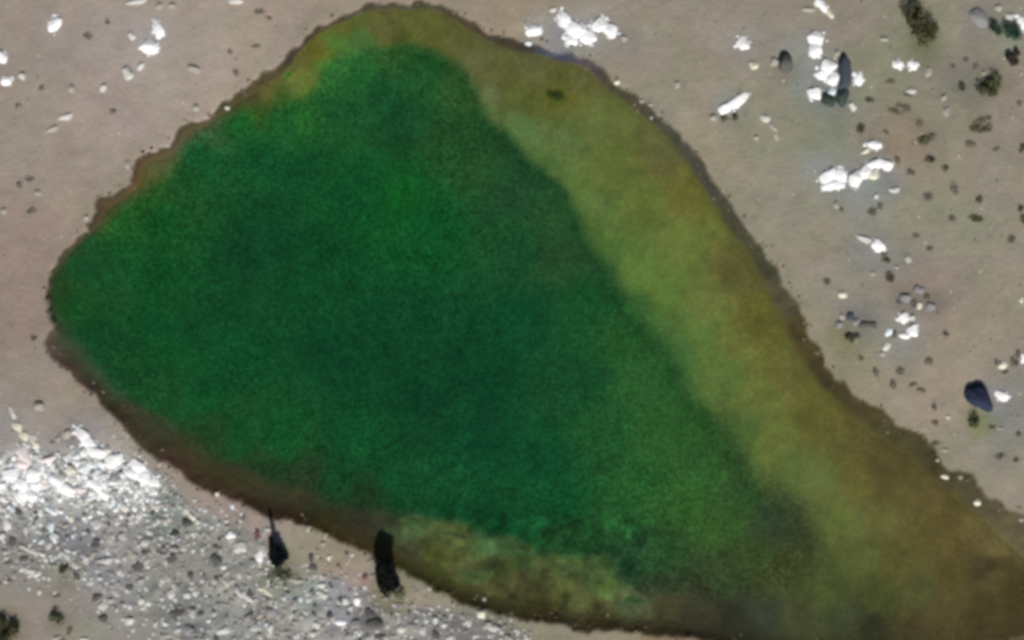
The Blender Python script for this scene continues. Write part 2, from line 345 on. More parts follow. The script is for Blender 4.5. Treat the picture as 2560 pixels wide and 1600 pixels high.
WSHAL = [(900,100,(72,106,52)),(850,110,(74,112,48)),(850,60,(98,98,46)),(960,60,(98,94,50)),(1100,60,(92,94,46)),(1030,80,(90,98,46)),(1000,100,(72,82,36)),(1150,110,(94,88,46)),(1190,150,(92,94,58)),(1230,190,(90,94,52)),(1280,200,(84,86,44)),(1215,230,(90,104,62)),(1190,280,(78,106,60)),
 (1330,160,(96,94,56)),(1380,200,(96,84,42)),(1390,230,(80,90,34)),(1300,240,(84,94,44)),(1500,300,(92,104,54)),(1450,200,(98,94,52)),(1400,350,(88,108,58)),(1300,320,(84,112,62)),(1350,420,(74,104,50)),(1550,420,(92,106,50)),(1600,500,(92,108,50)),(1500,520,(84,108,54)),(1700,600,(96,110,52)),(1720,480,(98,98,46)),
 (1650,380,(96,94,54)),(1450,560,(68,98,44)),(1500,640,(66,96,44)),(1600,650,(86,112,52)),(1650,720,(88,114,50)),(1600,780,(62,98,46)),(1780,750,(96,108,54)),(1850,680,(92,88,46)),(1850,850,(98,106,50)),(1750,850,(86,110,52)),(1700,880,(64,98,48)),(1900,800,(98,90,40)),
 (1800,950,(84,108,52)),(1900,1000,(94,106,50)),(1980,930,(96,92,46)),(1850,1080,(68,92,44)),(1950,1100,(94,106,50)),(2050,1050,(90,88,42)),(2100,1100,(90,86,44)),(2000,1170,(84,100,50)),(2050,1200,(92,104,54)),(2150,1200,(94,94,46)),(2200,1180,(84,76,42)),(2230,1230,(86,80,42)),
 (2100,1300,(90,102,50)),(2200,1300,(92,94,50)),(2350,1250,(90,80,44)),(2350,1330,(88,80,42)),(2450,1320,(96,88,50)),(2500,1370,(102,96,56)),(2150,1400,(78,88,44)),(2250,1420,(84,82,42)),(2400,1430,(86,74,38)),(2500,1450,(84,74,42)),(2540,1500,(76,62,34)),(2460,1540,(76,60,34)),(2380,1500,(80,76,42)),(2300,1480,(74,80,42)),
 (2480,1420,(80,60,36)),(2080,1480,(68,80,40)),(2200,1500,(68,76,38)),(2350,1520,(76,70,40)),(2000,1530,(66,74,42)),(2130,1545,(60,68,42)),(1900,1540,(54,62,44)),(1850,1565,(46,50,34)),(2180,1580,(46,50,30)),(2300,1570,(70,64,38)),
 (1000,1320,(64,82,48)),(1040,1300,(62,86,50)),(1020,1390,(70,66,44)),(1100,1340,(74,88,48)),(1100,1400,(66,72,32)),(1150,1360,(76,86,44)),(1200,1350,(60,86,48)),(1250,1360,(64,92,56)),(1180,1420,(80,88,50)),(1250,1430,(54,64,30)),(1300,1400,(50,70,34)),(1330,1370,(52,80,44)),
 (1400,1420,(74,92,48)),(1440,1410,(70,90,46)),(1350,1440,(70,80,44)),(1400,1460,(76,82,42)),(1480,1430,(70,96,52)),(1510,1470,(80,108,52)),(1450,1490,(76,84,46)),(1300,1470,(74,72,42)),(1200,1460,(72,72,40)),(1350,1510,(66,58,30)),(1500,1520,(66,60,34)),(1560,1490,(80,92,58)),(1600,1500,(80,88,58)),
 (1650,1530,(62,62,38)),(1750,1550,(58,56,38)),(900,1300,(54,52,36)),(960,1300,(52,58,40)),(820,1270,(50,54,32)),(700,1225,(58,60,38)),(600,1180,(62,58,36)),(480,1120,(64,62,38)),(420,1060,(56,64,42)),(340,1010,(62,68,46)),(270,965,(56,80,54)),(200,870,(56,78,52)),(150,810,(48,72,44)),(130,740,(56,66,36)),
 (200,600,(72,70,46)),(280,520,(84,72,44)),(340,440,(104,84,44)),(370,410,(98,88,52)),(440,370,(96,86,58)),(540,300,(88,84,54)),(620,255,(80,74,42)),(680,210,(104,98,48)),(720,185,(104,112,54)),(705,230,(60,90,38)),(750,150,(104,98,50)),(760,210,(86,106,46)),(790,130,(104,96,36)),(800,170,(78,110,46))]
def axis(lo, hi, step):
    a = list(np.arange(lo, hi + 1e-6, step)); d = step
    up = [a[-1]]; dn = [a[0]]
    while up[-1] < 2600: d *= 1.28; up.append(up[-1] + d); dn.append(dn[-1] - d)
    return np.array(dn[:0:-1] + a + up[1:])
gx, gy = axis(-50.0, 53.0, 0.22), axis(-33.0, 32.0, 0.22)
GX, GY = np.meshgrid(gx, gy, indexing='ij')
wx = GX + fbm(GX, GY, 2.0, 3, 20) * 0.5; wy = GY + fbm(GX, GY, 2.0, 3, 30) * 0.5
d_out = sdist(GX, GY, outer); d_in = sdist(GX, GY, inner); d_deep = sdist(GX, GY, deep); d_rub = sdist(wx, wy, rubble)
far = np.clip((np.hypot(GX, GY) - 60) / 500, 0, 1)
t = np.clip(d_out / (d_out + np.clip(-d_in, 0, None) + 1e-6), 0, 1)          # 0 at the lip, 1 at the waterline
t = np.where(d_out <= 0, 0, np.where(d_in >= 0, 1, t))
Z = fbm(GX, GY, 6.0, 4, 40) * 0.10 + fbm(GX, GY, 0.9, 3, 50) * 0.035
Z += np.clip(d_rub, 0, 1.0) * (fbm(GX, GY, 1.3, 4, 60) * 0.22 + 0.06)
Z *= np.clip(1 - t * 1.5, 0, 1)
Z += ZW * (1 - (1 - t) ** 1.7) * (t > 0) + fbm(GX, GY, 0.8, 3, 55) * 0.10 * np.sin(np.clip(t, 0, 1) * math.pi)
Z -= (d_in > 0) * (0.015 + np.clip(d_in, 0, 2.0) ** 2 * 0.12 + np.clip(d_deep, 0, 8) * 0.5)
Z += far * fbm(GX, GY, 220, 4, 70) * 14

gc = idw(wx, wy, GROUND_C, 2.5)
rc = idw(wx, wy, RUB_C, 2.0)
k = np.clip(d_rub / 0.9 + 0.5, 0, 1)[..., None]
gc = gc * (1 - k) + rc * k
for (px, py, r, c, a) in SPOTS:
    X, Y, _ = P(px, py); R = r * S
    w = np.clip(0.85 * np.exp(-(((wx - X) ** 2 + (wy - Y) ** 2) / R ** 2) ** 1.3) * a, 0, 1)[..., None]
    gc = gc * (1 - w) + np.array(c, float) * w
mot = fbm(GX, GY, 1.6, 4, 80)[..., None]; hue = fbm(GX, GY, 3.0, 3, 85)[..., None]
gc = gc * (1 + mot * (0.05 + 0.13 * k)) + (hue * np.array([2.5, 0.5, -2.0]) + (np.array([5.0, 6.5, 4.5]) + np.clip(0.5 - GX / 30, 0, 1)[..., None] * np.array([8.0, 4, 8.0])) + np.clip(fbm(GX, GY, 1.8, 4, 87)[..., None], 0, 1) * np.array([-9, -3, -7.0])) * (1 - k) + 15 * k
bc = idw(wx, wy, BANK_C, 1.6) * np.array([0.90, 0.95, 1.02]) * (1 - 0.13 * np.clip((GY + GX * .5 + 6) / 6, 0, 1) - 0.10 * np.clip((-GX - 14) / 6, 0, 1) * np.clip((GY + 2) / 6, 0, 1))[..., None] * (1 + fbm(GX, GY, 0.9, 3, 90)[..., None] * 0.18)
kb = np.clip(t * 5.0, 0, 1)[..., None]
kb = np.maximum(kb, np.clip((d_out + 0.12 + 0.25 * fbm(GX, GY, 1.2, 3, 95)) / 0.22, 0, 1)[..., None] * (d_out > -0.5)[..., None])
rim = (np.clip(1 - np.abs(d_out + 0.7) / 0.9, 0, 1) * np.clip(0.5 + fbm(GX, GY, 2.5, 3, 99), 0, 1))[..., None]
gc = gc * (1 - rim * .5) + np.array([140, 138, 116.0]) * rim * .5
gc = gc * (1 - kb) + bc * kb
ku = np.clip(d_in / 0.8, 0, 1)[..., None]
bed = idw(wx, wy, WSHAL, 1.4) * 0.97
kt_a = 0.2 + 0.4 * np.clip((GY + GX * .6 + 4) / 6, 0, 1)
kt = np.clip((t - kt_a) / (1 - kt_a), 0, 1)[..., None] ** 0.9
gc = gc * (1 - kt) + bed * kt
farc = np.clip((np.hypot(GX, GY) - 45) / 30, 0, 1)[..., None]
gc = gc * (1 - farc) + (np.array([144, 135, 120.0]) * (1 + fbm(GX, GY, 25, 4, 97)[..., None] * 0.1)) * farc
nx_, ny_ = GX.shape
idx = np.arange(nx_ * ny_).reshape(nx_, ny_)
quads = np.stack([idx[:-1, :-1], idx[1:, :-1], idx[1:, 1:], idx[:-1, 1:]], -1).reshape(-1, 4)
M_ground = mat_ground()
gm = mesh_np('ground', np.stack([GX, GY, Z], -1).reshape(-1, 3), quads, M_ground, True)
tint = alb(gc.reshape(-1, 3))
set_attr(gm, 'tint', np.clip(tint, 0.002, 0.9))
tag(link('ground', gm), kind='structure')

def ground_z(x, y):
    i = int(np.clip(np.searchsorted(gx, x) - 1, 0, nx_ - 2)); j = int(np.clip(np.searchsorted(gy, y) - 1, 0, ny_ - 2))
    u = (x - gx[i]) / (gx[i + 1] - gx[i]); v = (y - gy[j]) / (gy[j + 1] - gy[j])
    return (Z[i, j] * (1 - u) + Z[i + 1, j] * u) * (1 - v) + (Z[i, j + 1] * (1 - u) + Z[i + 1, j + 1] * u) * v

def at(A, x, y):
    return A[int(np.clip(np.searchsorted(gx, x) - 1, 0, nx_ - 1)), int(np.clip(np.searchsorted(gy, y) - 1, 0, ny_ - 1))]

# ------------------------------------------------------------------ water, clouded green by algae
wgx = np.arange(-46, 50.5, 0.2); wgy = np.arange(-31, 31, 0.2)
WX, WY = np.meshgrid(wgx, wgy, indexing='ij')
sx = WX + fbm(WX, WY, 2.5, 4, 120) * 0.55; sy = WY + fbm(WX, WY, 2.5, 4, 130) * 0.55
wi = sdist(WX, WY, inner); wd = sdist(sx, sy, deep)
# colours were read at the ground's scale, the water lies a little lower
cd = idw(sx, sy, WDEEP, 2.2); cs = idw(sx, sy, WSHAL, 1.4); cs[..., 0] = np.minimum(cs[..., 0], cs[..., 1] * (0.95 + 0.02 * np.clip(sx / 10, 0, 1) + 0.11 * np.clip((sx - 26) / 14, 0, 1)))
soft = 1.2 + 0.7 * vnoise(WX, WY, 6, 140) + 2.6 * np.clip((WX - 22) / 4, 0, 1) + 1.0 * np.clip((WX - 1.5) / 12, 0, 1) * np.clip((14 - WY) / 14, 0, 1) * np.clip((WY + 27 - np.clip(9 - WX, 0, 9)) / 8, 0, 1)
kd = np.clip(wd / soft + 0.5, 0, 1); kd = (kd * kd * (3 - 2 * kd))[..., None]
wc = cs * (1 - kd) + cd * kd
streak = fbm(WX * 0.8 + WY * 0.6, WY * 0.8 - WX * 0.6, 3.0, 4, 150)[..., None]
wc = wc * (1 - 0.10 * (np.exp(-((wd - 0.9) / 1.1) ** 2) * np.clip((WX + 13) / 6, 0, 1) * (WY > -22))[..., None])
shelf = (np.clip((-17.5 - WY) / 1.5, 0, 1) * np.clip((WX + 12) / 2, 0, 1) * np.clip((15 - WX) / 4, 0, 1))[..., None]
wc = wc * (1 + fbm(WX, WY, 1.0, 4, 160)[..., None] * (0.12 + 0.34 * shelf)) + streak * np.array([3.0, 4.0, 2.0])
opac = np.clip(0.84 + wi * 0.3, 0.84, 1)
keep = (wi > -0.8)
wid = -np.ones(WX.shape, int)
cell = keep[:-1, :-1] & keep[1:, :-1] & keep[1:, 1:] & keep[:-1, 1:]
used = np.zeros(WX.shape, bool)
used[:-1, :-1] |= cell; used[1:, :-1] |= cell; used[1:, 1:] |= cell; used[:-1, 1:] |= cell
wid[used] = np.arange(used.sum())
wq = np.stack([wid[:-1, :-1], wid[1:, :-1], wid[1:, 1:], wid[:-1, 1:]], -1)[cell]
wv = np.stack([WX[used], WY[used], np.full(used.sum(), ZW)], -1)
M_water = mat_water()
wm = mesh_np('water', wv, wq, M_water, True)
wcu = wc[used] * 1.05 + kd[used] * np.array([1.5, -2.0, -3.0]) + (1 - kd[used]) * np.array([2, 0.5, 3.0])
wt = np.clip(alb(wcu) - 0.0022, 0.0006, 1)
set_attr(wm, 'tint', np.concatenate([wt, opac[used][:, None]], 1))
set_attr(wm, 'grain', np.repeat((0.38 + 0.62 * kd[used]) * (0.65 + 0.5 * vnoise(WX, WY, 5, 180)[used][:, None]), 3, 1))
tag(link('water', wm), kind='structure')

# ------------------------------------------------------------------ stones
def rock_arrays(seed, cuts=9, sub=3, lo=0.62, hi=0.92):
    r = np.random.RandomState(seed)
    bm = bmesh.new(); bmesh.ops.create_icosphere(bm, subdivisions=sub, radius=1)
    bm.verts.ensure_lookup_table()
    v = np.array([q.co[:] for q in bm.verts]); f = np.array([[x.index for x in q.verts] for q in bm.faces]); bm.free()
    v *= (1 + 0.22 * np.sin(v[:, :1] * r.uniform(1.5, 3) + r.uniform(0, 6)) * np.cos(v[:, 1:2] * r.uniform(1.5, 3.4) + r.uniform(0, 6)))
    for _ in range(cuts):
        n = r.normal(size=3); n[2] = abs(n[2]) * .8; n /= np.linalg.norm(n)
        d = r.uniform(lo, hi); over = np.clip(v @ n - d, 0, None)
        v -= over[:, None] * n * 0.93
    v += r.normal(size=v.shape) * 0.012
    v[:, :2] /= np.abs(v[:, :2]).max(0); v[:, 2] /= v[:, 2].max()
    v[:, 2] = np.clip(v[:, 2], -0.5, 1)
    return v, f
ROCKS = [rock_arrays(s, 11, 3, .66, .97) if s < 5 else rock_arrays(s, 6 + s % 6) for s in range(14)]
SMALL = [rock_arrays(40 + s, 7, 1) for s in range(8)]
TONES = {'white': ('white', (250, 250, 250)), 'pale': ('pale grey', (206, 205, 200)), 'dim': ('dull grey', (168, 163, 154)), 'cream': ('cream', (222, 220, 200)),
         'pink': ('pinkish white', (240, 228, 226)), 'blue': ('bluish white', (222, 232, 236)), 'grey': ('mid grey', (142, 142, 142)), 'dark': ('dark grey', (88, 88, 84)),
         'slate': ('dark blue-grey', (70, 76, 88)), 'navy': ('navy', (40, 48, 74)), 'maroon': ('maroon', (110, 70, 74)), 'teal': ('greenish grey', (58, 70, 66))}
STONE_M = {k: mat_stone('stone_' + k, v[1]) for k, v in TONES.items()}
_mc = {}
def stone_mesh(i, tone, small=False):
    key = (i, tone, small)
    if key not in _mc:
        v, f = (SMALL if small else ROCKS)[i]
        _mc[key] = mesh_np('stone', v, f, STONE_M[tone], True)
        _mc[key].polygons.foreach_set('use_smooth', np.full(len(f), False))
    return _mc[key]

ORD = 'first second third fourth fifth sixth seventh eighth ninth tenth eleventh twelfth thirteenth fourteenth fifteenth sixteenth seventeenth eighteenth nineteenth twentieth'.split()
def size_word(w, L):
    a = math.sqrt(w * L)
    return 'large' if a > 34 else 'mid-sized' if a > 23 else 'small' if a > 16 else 'tiny'
def shape_word(w, L):
    q = L / w
    return 'slender' if q > 2.4 else 'long' if q > 1.6 else 'oval' if q > 1.2 else 'round'

BITS = []
def stones(phrase, group, items, name='stone', noun='stone', tall=0.42):
    """items: (px, py, length, width, angle, tone); angles anticlockwise in the picture"""
    items = sorted(items, key=lambda q: q[0])
    for n, (px, py, L, w, ang, tone) in enumerate(items):
        x, y, _ = P(px, py)
        i = rng.randrange(len(ROCKS))
        o = link(name, stone_mesh(i % 5 if tone in ('white', 'pink') else i, tone))
        h = tall * min(L, w) * S * rng.uniform(.75, 1.1) * 0.5 + 0.05
        o.location = (x, y, ground_z(x, y) + h * 0.02)
        o.rotation_euler = (rng.uniform(-.06, .06), rng.uniform(-.06, .06), math.radians(ang + rng.uniform(-4, 4)))
        k_ = 1.16 if tone in ('white', 'pink') else 1.06
        o.scale = (L * S / 2 * k_, w * S / 2 * k_, h)
        lab = f"{size_word(w, L)} {TONES[tone][0]} {shape_word(w, L)} {noun}, {ORD[n]} from left {phrase}"
        tag(o, lab, 'stone', group)
        if tone in ('white', 'pink') and L * w > 500: BITS.append((x, y, L * S * .5, w * S * .5, math.radians(ang)))

stones("along the top-left edge", 'stones on the bare ground at the top left', [
 (137,62,40,32,50,'white'),(395,72,48,24,-65,'white'),(375,117,46,34,-5,'white'),(330,90,20,16,-50,'pale'),(345,4,60,14,8,'pale'),(400,14,20,18,0,'dim'),(430,14,18,18,0,'dim'),(590,3,40,14,-10,'pale'),(2,142,26,30,60,'white')])
stones("above the upper left bank", 'stones on the bare ground at the top left', [
 (320,183,34,24,-60,'pale'),(352,165,26,16,60,'pale'),(258,220,20,20,0,'pale'),(180,222,18,22,0,'dim'),(15,202,28,24,20,'white'),(56,190,20,20,0,'pale'),(165,292,42,16,22,'pale'),(130,323,44,14,20,'dim'),
 (95,482,22,14,0,'dim'),(318,410,16,22,0,'dim'),(490,270,18,22,30,'dim'),(566,268,14,10,0,'cream'),(485,172,34,18,-15,'dim'),(10,528,16,16,0,'dim'),(215,545,14,14,0,'dim')])
stones("in the white heap at the top shore", "heap of white stones at the pond's top shore", [
 (1335,76,42,26,10,'white'),(1383,24,18,13,0,'pale'),(1408,44,46,28,-60,'white'),(1432,70,50,38,-40,'white'),(1428,98,34,26,0,'white'),(1470,94,40,32,25,'white'),(1500,62,44,34,20,'white'),(1524,74,42,30,-35,'white'),
 (1322,108,20,13,0,'blue'),(1455,78,30,26,10,'white'),(1560,96,22,16,-30,'dim')])
stones("beside the upper right bank", 'loose stones beside the far bank', [(1543,205,18,13,20,'cream'),(1692,212,16,18,0,'dim'),(1605,252,13,11,0,'dim'),(1626,262,12,9,0,'dim'),(1630,292,10,10,0,'dim')])
stones("around the slate boulder", 'white stones around the slate boulder at the top right', [
 (2052,12,38,20,-55,'white'),(2072,32,34,18,-50,'cream'),(2022,24,38,13,0,'dim'),(2040,96,42,34,-20,'white'),(2037,124,34,34,-50,'white'),(2068,168,44,38,50,'white'),(2056,186,34,28,30,'white'),(2084,196,30,34,-30,'white'),
 (2036,233,36,28,-10,'white'),(2078,228,26,22,50,'blue'),(2093,132,16,18,0,'dim'),(2145,197,22,32,5,'white'),(2132,266,24,16,-50,'pale')])
stones("between the pond and the slate boulder", 'stones between the pond and the slate boulder', [
 (1856,108,30,34,20,'white'),(1884,161,24,24,0,'cream'),(1935,155,24,26,50,'dim'),(1838,256,66,24,32,'white'),(1812,271,34,22,28,'white'),(1911,296,28,18,-15,'pale'),(1932,318,30,11,-50,'dim'),(1940,340,24,10,-80,'dim'),(1783,294,18,16,0,'dim'),(1890,345,16,14,0,'dim')])
stones("below the large olive shrub", 'scattered stones in the scrub at the top right', [
 (2245,162,23,22,30,'white'),(2280,163,26,20,-45,'white'),(2320,178,18,28,-20,'dim'),(2278,228,26,18,0,'pale'),(2358,245,16,16,0,'dim'),(2365,278,18,26,0,'dim'),(2497,20,22,18,0,'dim'),(2524,42,26,16,0,'pale'),(2554,58,20,34,30,'white'),(2210,98,26,12,0,'dim'),(2460,182,14,14,0,'dim')])
stones("in the double white heap", 'double heap of white stones in the right field', [
 (2185,362,36,24,-5,'white'),(2164,378,28,12,30,'cream'),(2070,440,44,28,30,'white'),(2100,440,30,44,10,'white'),(2075,462,40,24,20,'white'),(2094,462,34,22,20,'white'),(2140,446,34,40,-40,'white'),(2162,430,44,26,40,'white'),
 (2184,412,44,24,20,'white'),(2214,412,34,24,-20,'white'),(2183,436,36,28,30,'cream'),(2235,475,30,15,0,'pale'),(2190,490,12,14,0,'pale'),(2090,512,18,18,0,'dim')])
stones("in the middle right field", 'stones in the middle of the right field', [
 (2160,597,48,17,-18,'pale'),(2195,613,32,26,-50,'white'),(2270,645,18,26,20,'dim'),(2242,668,14,10,0,'dim'),(2180,682,16,14,0,'dim'),(2107,736,26,20,0,'cream')])
stones("in the lower right-field heap", 'heap of white stones right of the pond', [
 (2258,794,24,24,40,'white'),(2278,794,22,16,0,'pale'),(2221,830,18,24,-20,'blue'),(2281,826,26,30,0,'white'),(2260,840,26,16,-10,'white'),(2216,866,18,26,-25,'pale'),(2207,884,18,14,0,'dim'),(2298,764,14,18,0,'cream'),(2105,790,14,20,20,'dim')])
stones("near the navy boulder", 'stones near the navy boulder', [
 (2507,913,20,24,-50,'cream'),(2503,989,38,22,-22,'white'),(2554,750,12,20,0,'cream'),(2557,895,12,24,0,'white'),(2370,1042,12,12,0,'cream'),(2500,1070,16,10,0,'dim')])
stones("on the brown lower-right shore", 'pale stones on the brown lower right shore', [
 (2447,1257,20,18,0,'cream'),(2365,1193,20,14,-20,'cream'),(2403,1193,12,12,0,'dim'),(2363,1126,18,10,-20,'dim'),(2500,1393,18,14,0,'dim'),(2345,1150,12,10,0,'dim'),(2522,1440,14,12,0,'dim'),(2556,1300,14,10,0,'dim')])
G = 'white stones of the heap at the left edge'
stones("in the row at the left edge", G, [
 (32,1033,44,14,-65,'pale'),(42,1066,32,20,-25,'cream'),(58,1088,34,20,-30,'cream'),(86,1108,40,14,-40,'cream'),(98,1015,26,24,0,'dim'),(60,1140,50,30,-75,'pink')])
stones("in the bright heap at the left edge", G, [
 (26,1186,42,30,-10,'white'),(85,1188,44,40,70,'white'),(90,1215,28,26,80,'white'),(122,1150,44,15,18,'pink'),(50,1208,44,26,-40,'white'),(2,1215,26,20,60,'white'),(62,1160,34,34,0,'pink'),(55,1232,44,26,-55,'white'),(78,1238,34,24,-40,'white'),
 (48,1250,44,20,-55,'white'),(110,1212,24,16,-60,'pink'),(18,1305,36,22,-60,'pale'),(5,1340,24,20,0,'pale')])
stones("in the heap's middle part", G, [
 (146,1200,46,34,-30,'white'),(162,1218,52,28,-35,'white'),(190,1225,36,16,-5,'pink'),(178,1176,28,22,-40,'cream'),(185,1198,28,22,0,'pale'),(168,1085,22,24,0,'dim'),(145,1098,16,14,0,'dim')])
stones("in the heap nearest the brown bank", G, [
 (205,1086,48,28,-50,'white'),(224,1108,42,28,-45,'white'),(240,1130,50,26,-10,'white'),(268,1126,28,20,-40,'cream'),(284,1150,42,32,10,'white'),(216,1168,20,36,-10,'blue'),(238,1162,18,20,0,'blue'),(345,1166,48,32,-35,'white'),
 (330,1185,36,28,-20,'white'),(356,1192,40,26,-15,'white'),(382,1205,34,20,-10,'white'),(236,1210,40,26,-35,'white'),(256,1232,50,24,-40,'white'),(302,1203,16,16,0,'pale'),(258,1190,20,18,0,'pale')])
G = 'pale stones in the grey rubble field'
stones("in the rubble below the bright heap", G, [
 (128,1276,40,16,-30,'blue'),(65,1272,20,16,-40,'pale'),(240,1308,24,30,0,'pale'),(127,1318,18,30,0,'blue'),(135,1342,36,22,-50,'blue'),(66,1325,14,26,0,'pale'),(86,1315,14,12,0,'pale'),(163,1315,16,14,20,'dim'),(178,1296,14,20,0,'cream'),(310,1266,32,20,-40,'pale'),
 (350,1290,22,28,-20,'pale'),(318,1274,20,14,0,'dim'),(235,1258,28,16,0,'dim'),(285,1232,24,18,0,'dim'),(390,1264,44,16,0,'dim'),(416,1300,20,18,0,'dim')])
stones("in the rubble's left half", G, [
 (75,1374,56,12,-25,'pale'),(105,1385,20,12,-20,'pale'),(165,1388,36,11,-38,'pale'),(80,1428,52,15,-15,'pale'),(92,1434,22,15,0,'pale'),(262,1403,44,18,0,'pale'),(262,1376,16,14,0,'dim'),(332,1388,24,22,0,'dim'),(362,1358,20,24,0,'pale'),(302,1338,30,13,20,'dim'),(228,1390,16,24,-30,'dim'),(352,1452,20,18,0,'dim'),(190,1410,36,9,-45,'dim')])
stones("below the lower left bank", G, [
 (480,1292,32,13,-42,'cream'),(495,1304,18,12,-40,'pale'),(465,1262,20,10,-60,'dim'),(542,1235,14,14,0,'cream'),(578,1339,22,20,-40,'white'),(600,1366,34,26,0,'pale'),(593,1376,20,18,-50,'pale'),(649,1390,18,30,-5,'white'),(372,1330,30,13,-35,'pale'),(440,1372,20,16,-50,'dim'),
 (412,1386,18,14,0,'dim'),(520,1342,18,14,-50,'dim'),(552,1375,14,18,0,'dim'),(372,1315,14,12,0,'dim'),(660,1330,12,30,0,'dim')])
stones("below the two black conifers", G, [
 (668,1482,44,11,-40,'cream'),(652,1472,16,10,-30,'cream'),(740,1452,40,13,-10,'dim'),(805,1463,24,15,0,'pale'),(811,1490,28,18,-20,'pale'),(863,1502,16,22,10,'pale'),(892,1502,16,20,-10,'white'),(876,1520,14,16,0,'pale'),(852,1556,24,18,0,'white'),(812,1340,12,18,-20,'dim'),(770,1322,14,20,-30,'dim'),(808,1360,14,14,0,'dim'),(822,1394,12,16,0,'cream')])
stones("at the bottom edge's left half", G, [
 (256,1515,30,18,25,'pale'),(275,1502,18,14,0,'dim'),(352,1502,18,20,-40,'pale'),(324,1552,22,20,0,'pale'),(428,1482,24,22,50,'pale'),(440,1470,12,22,30,'dim'),(468,1487,18,18,0,'pale'),(412,1557,24,13,-45,'pale'),(410,1590,24,16,0,'dim'),(142,1594,30,14,0,'dim'),(525,1466,14,14,0,'dim'),(210,1598,24,10,0,'cream'),(482,1528,14,20,-30,'dim'),(450,1518,20,10,0,'dim')])
stones("at the bottom edge's middle", G, [
 (556,1577,32,18,10,'pale'),(622,1497,44,12,-35,'pale'),(597,1482,28,12,-55,'pale'),(580,1452,18,18,0,'dim'),(567,1485,12,20,0,'dim'),(635,1510,18,12,0,'dim'),(618,1545,22,14,30,'dim'),(650,1540,14,20,-30,'dim'),(635,1570,24,18,0,'pale'),(676,1570,16,28,0,'pale'),(650,1588,18,14,0,'dim'),(742,1556,24,12,0,'dim'),(622,1440,20,16,-30,'dim'),(792,1562,24,18,-10,'pale'),(780,1586,20,16,0,'pale'),(732,1450,14,12,0,'dim'),(570,1512,18,12,0,'dim')])
stones("at the rubble's right tip", G, [
 (1003,1572,20,24,0,'pale'),(1057,1576,20,28,10,'pale'),(1088,1550,14,20,30,'pale'),(1110,1562,16,14,0,'pale'),(1203,1535,22,22,0,'cream'),(1222,1560,20,16,0,'dim'),(1127,1594,24,14,20,'pale'),(985,1590,26,16,0,'dim'),(872,1590,22,20,0,'dim'),(1175,1550,14,22,10,'dim'),(1210,1500,12,14,0,'dim')])

# dark stones
G = 'dark stones in the rubble field'
stones("of the dark ones in upper rubble", G, [(30,1352,22,30,-20,'dark'),(285,1195,26,34,-20,'grey'),(238,1364,20,18,-40,'dark'),(470,1306,30,22,0,'dark'),(438,1335,22,26,-30,'teal'),(60,1396,24,14,0,'dark'),(265,1345,20,24,0,'grey'),(380,1282,14,14,0,'dark'),(92,1278,20,18,0,'teal'),(232,1182,14,14,0,'grey'),(68,1238,16,14,-40,'grey')], tall=.3)
stones("of the dark ones in lower rubble", G, [(430,1394,30,24,30,'dark'),(345,1414,32,26,30,'dark'),(322,1467,22,20,-30,'dark'),(243,1492,30,20,20,'dark'),(258,1546,26,22,0,'dark'),(442,1530,40,28,15,'dark'),(502,1534,20,14,20,'dark'),(540,1400,34,26,-50,'dark'),(476,1436,20,18,-40,'dark'),(610,1466,26,16,-30,'grey'),(520,1500,26,30,0,'grey'),(738,1504,14,18,0,'grey'),(680,1530,28,24,0,'grey')], tall=.3)
stones("of the dark ones by the bottom edge", G, [(926,1535,36,24,-50,'dark'),(936,1560,44,30,0,'dark'),(825,1537,18,22,0,'slate'),(1244,1570,22,16,0,'dark'),(1110,1546,16,16,0,'grey'),(782,1418,26,18,0,'dark'),(778,1394,14,26,0,'dark'),(470,1575,34,26,-30,'grey'),(890,1560,30,22,0,'grey')], tall=.3)
stones("beside the lower bank", 'maroon bits by the lower bank', [(642,1336,30,13,85,'maroon'),(912,1440,16,16,0,'maroon')], noun='fragment', tall=.3)
G = 'dark stones in the right field'
stones("of the right field's dark ones", G, [(2125,790,22,26,-50,'slate'),(2160,812,34,22,10,'dark'),(2182,812,22,18,0,'dark'),(2098,812,18,16,0,'grey'),(2140,804,24,20,0,'grey'),(2236,834,12,22,0,'dark'),(2262,745,34,24,-20,'grey'),(2325,766,26,32,-50,'grey'),(2298,725,30,18,-20,'grey')], tall=.4)

def boulder(name, px, py, L, w, h, ang, tone, label, seed, z=0, cuts=12):
    x, y, _ = P(px, py)
    v, f = rock_arrays(seed, cuts, 4, 0.8, 0.98)
    v = v + 0.04 * nrg.normal(size=v.shape) * 0.15
    m = mesh_np(name, v * np.array([L * S / 2, w * S / 2, h]), f, STONE_M[tone], True)
    o = link(name, m, loc=(x, y, ground_z(x, y) + z)); o.rotation_euler = (0, 0, math.radians(ang))
    return tag(o, label, 'boulder')
boulder('boulder', 2446, 992, 98, 58, 0.9, -52, 'navy', 'navy blue-black boulder standing alone beside a white stone in the right field', 311, cuts=5)
boulder('boulder', 2110, 182, 100, 44, 0.6, 86, 'slate', 'tall dark blue-grey boulder wedged between white stones at the top right', 302)
boulder('boulder', 2106, 242, 56, 38, 0.5, 75, 'teal', 'dark greenish boulder touching the foot of the slate boulder', 303)
boulder('boulder', 2073, 252, 46, 32, 0.45, -20, 'teal', 'low dark greenish boulder beside the lowest of the slate boulders', 306)
boulder('boulder', 1964, 158, 38, 50, 0.7, 8, 'dark', 'dark grey pointed boulder between the slate boulder and the pond', 304)
boulder('boulder', 2448, 46, 60, 40, 0.35, -40, 'grey', 'flat mid grey boulder beside the blue-green shrub at the top edge', 305)

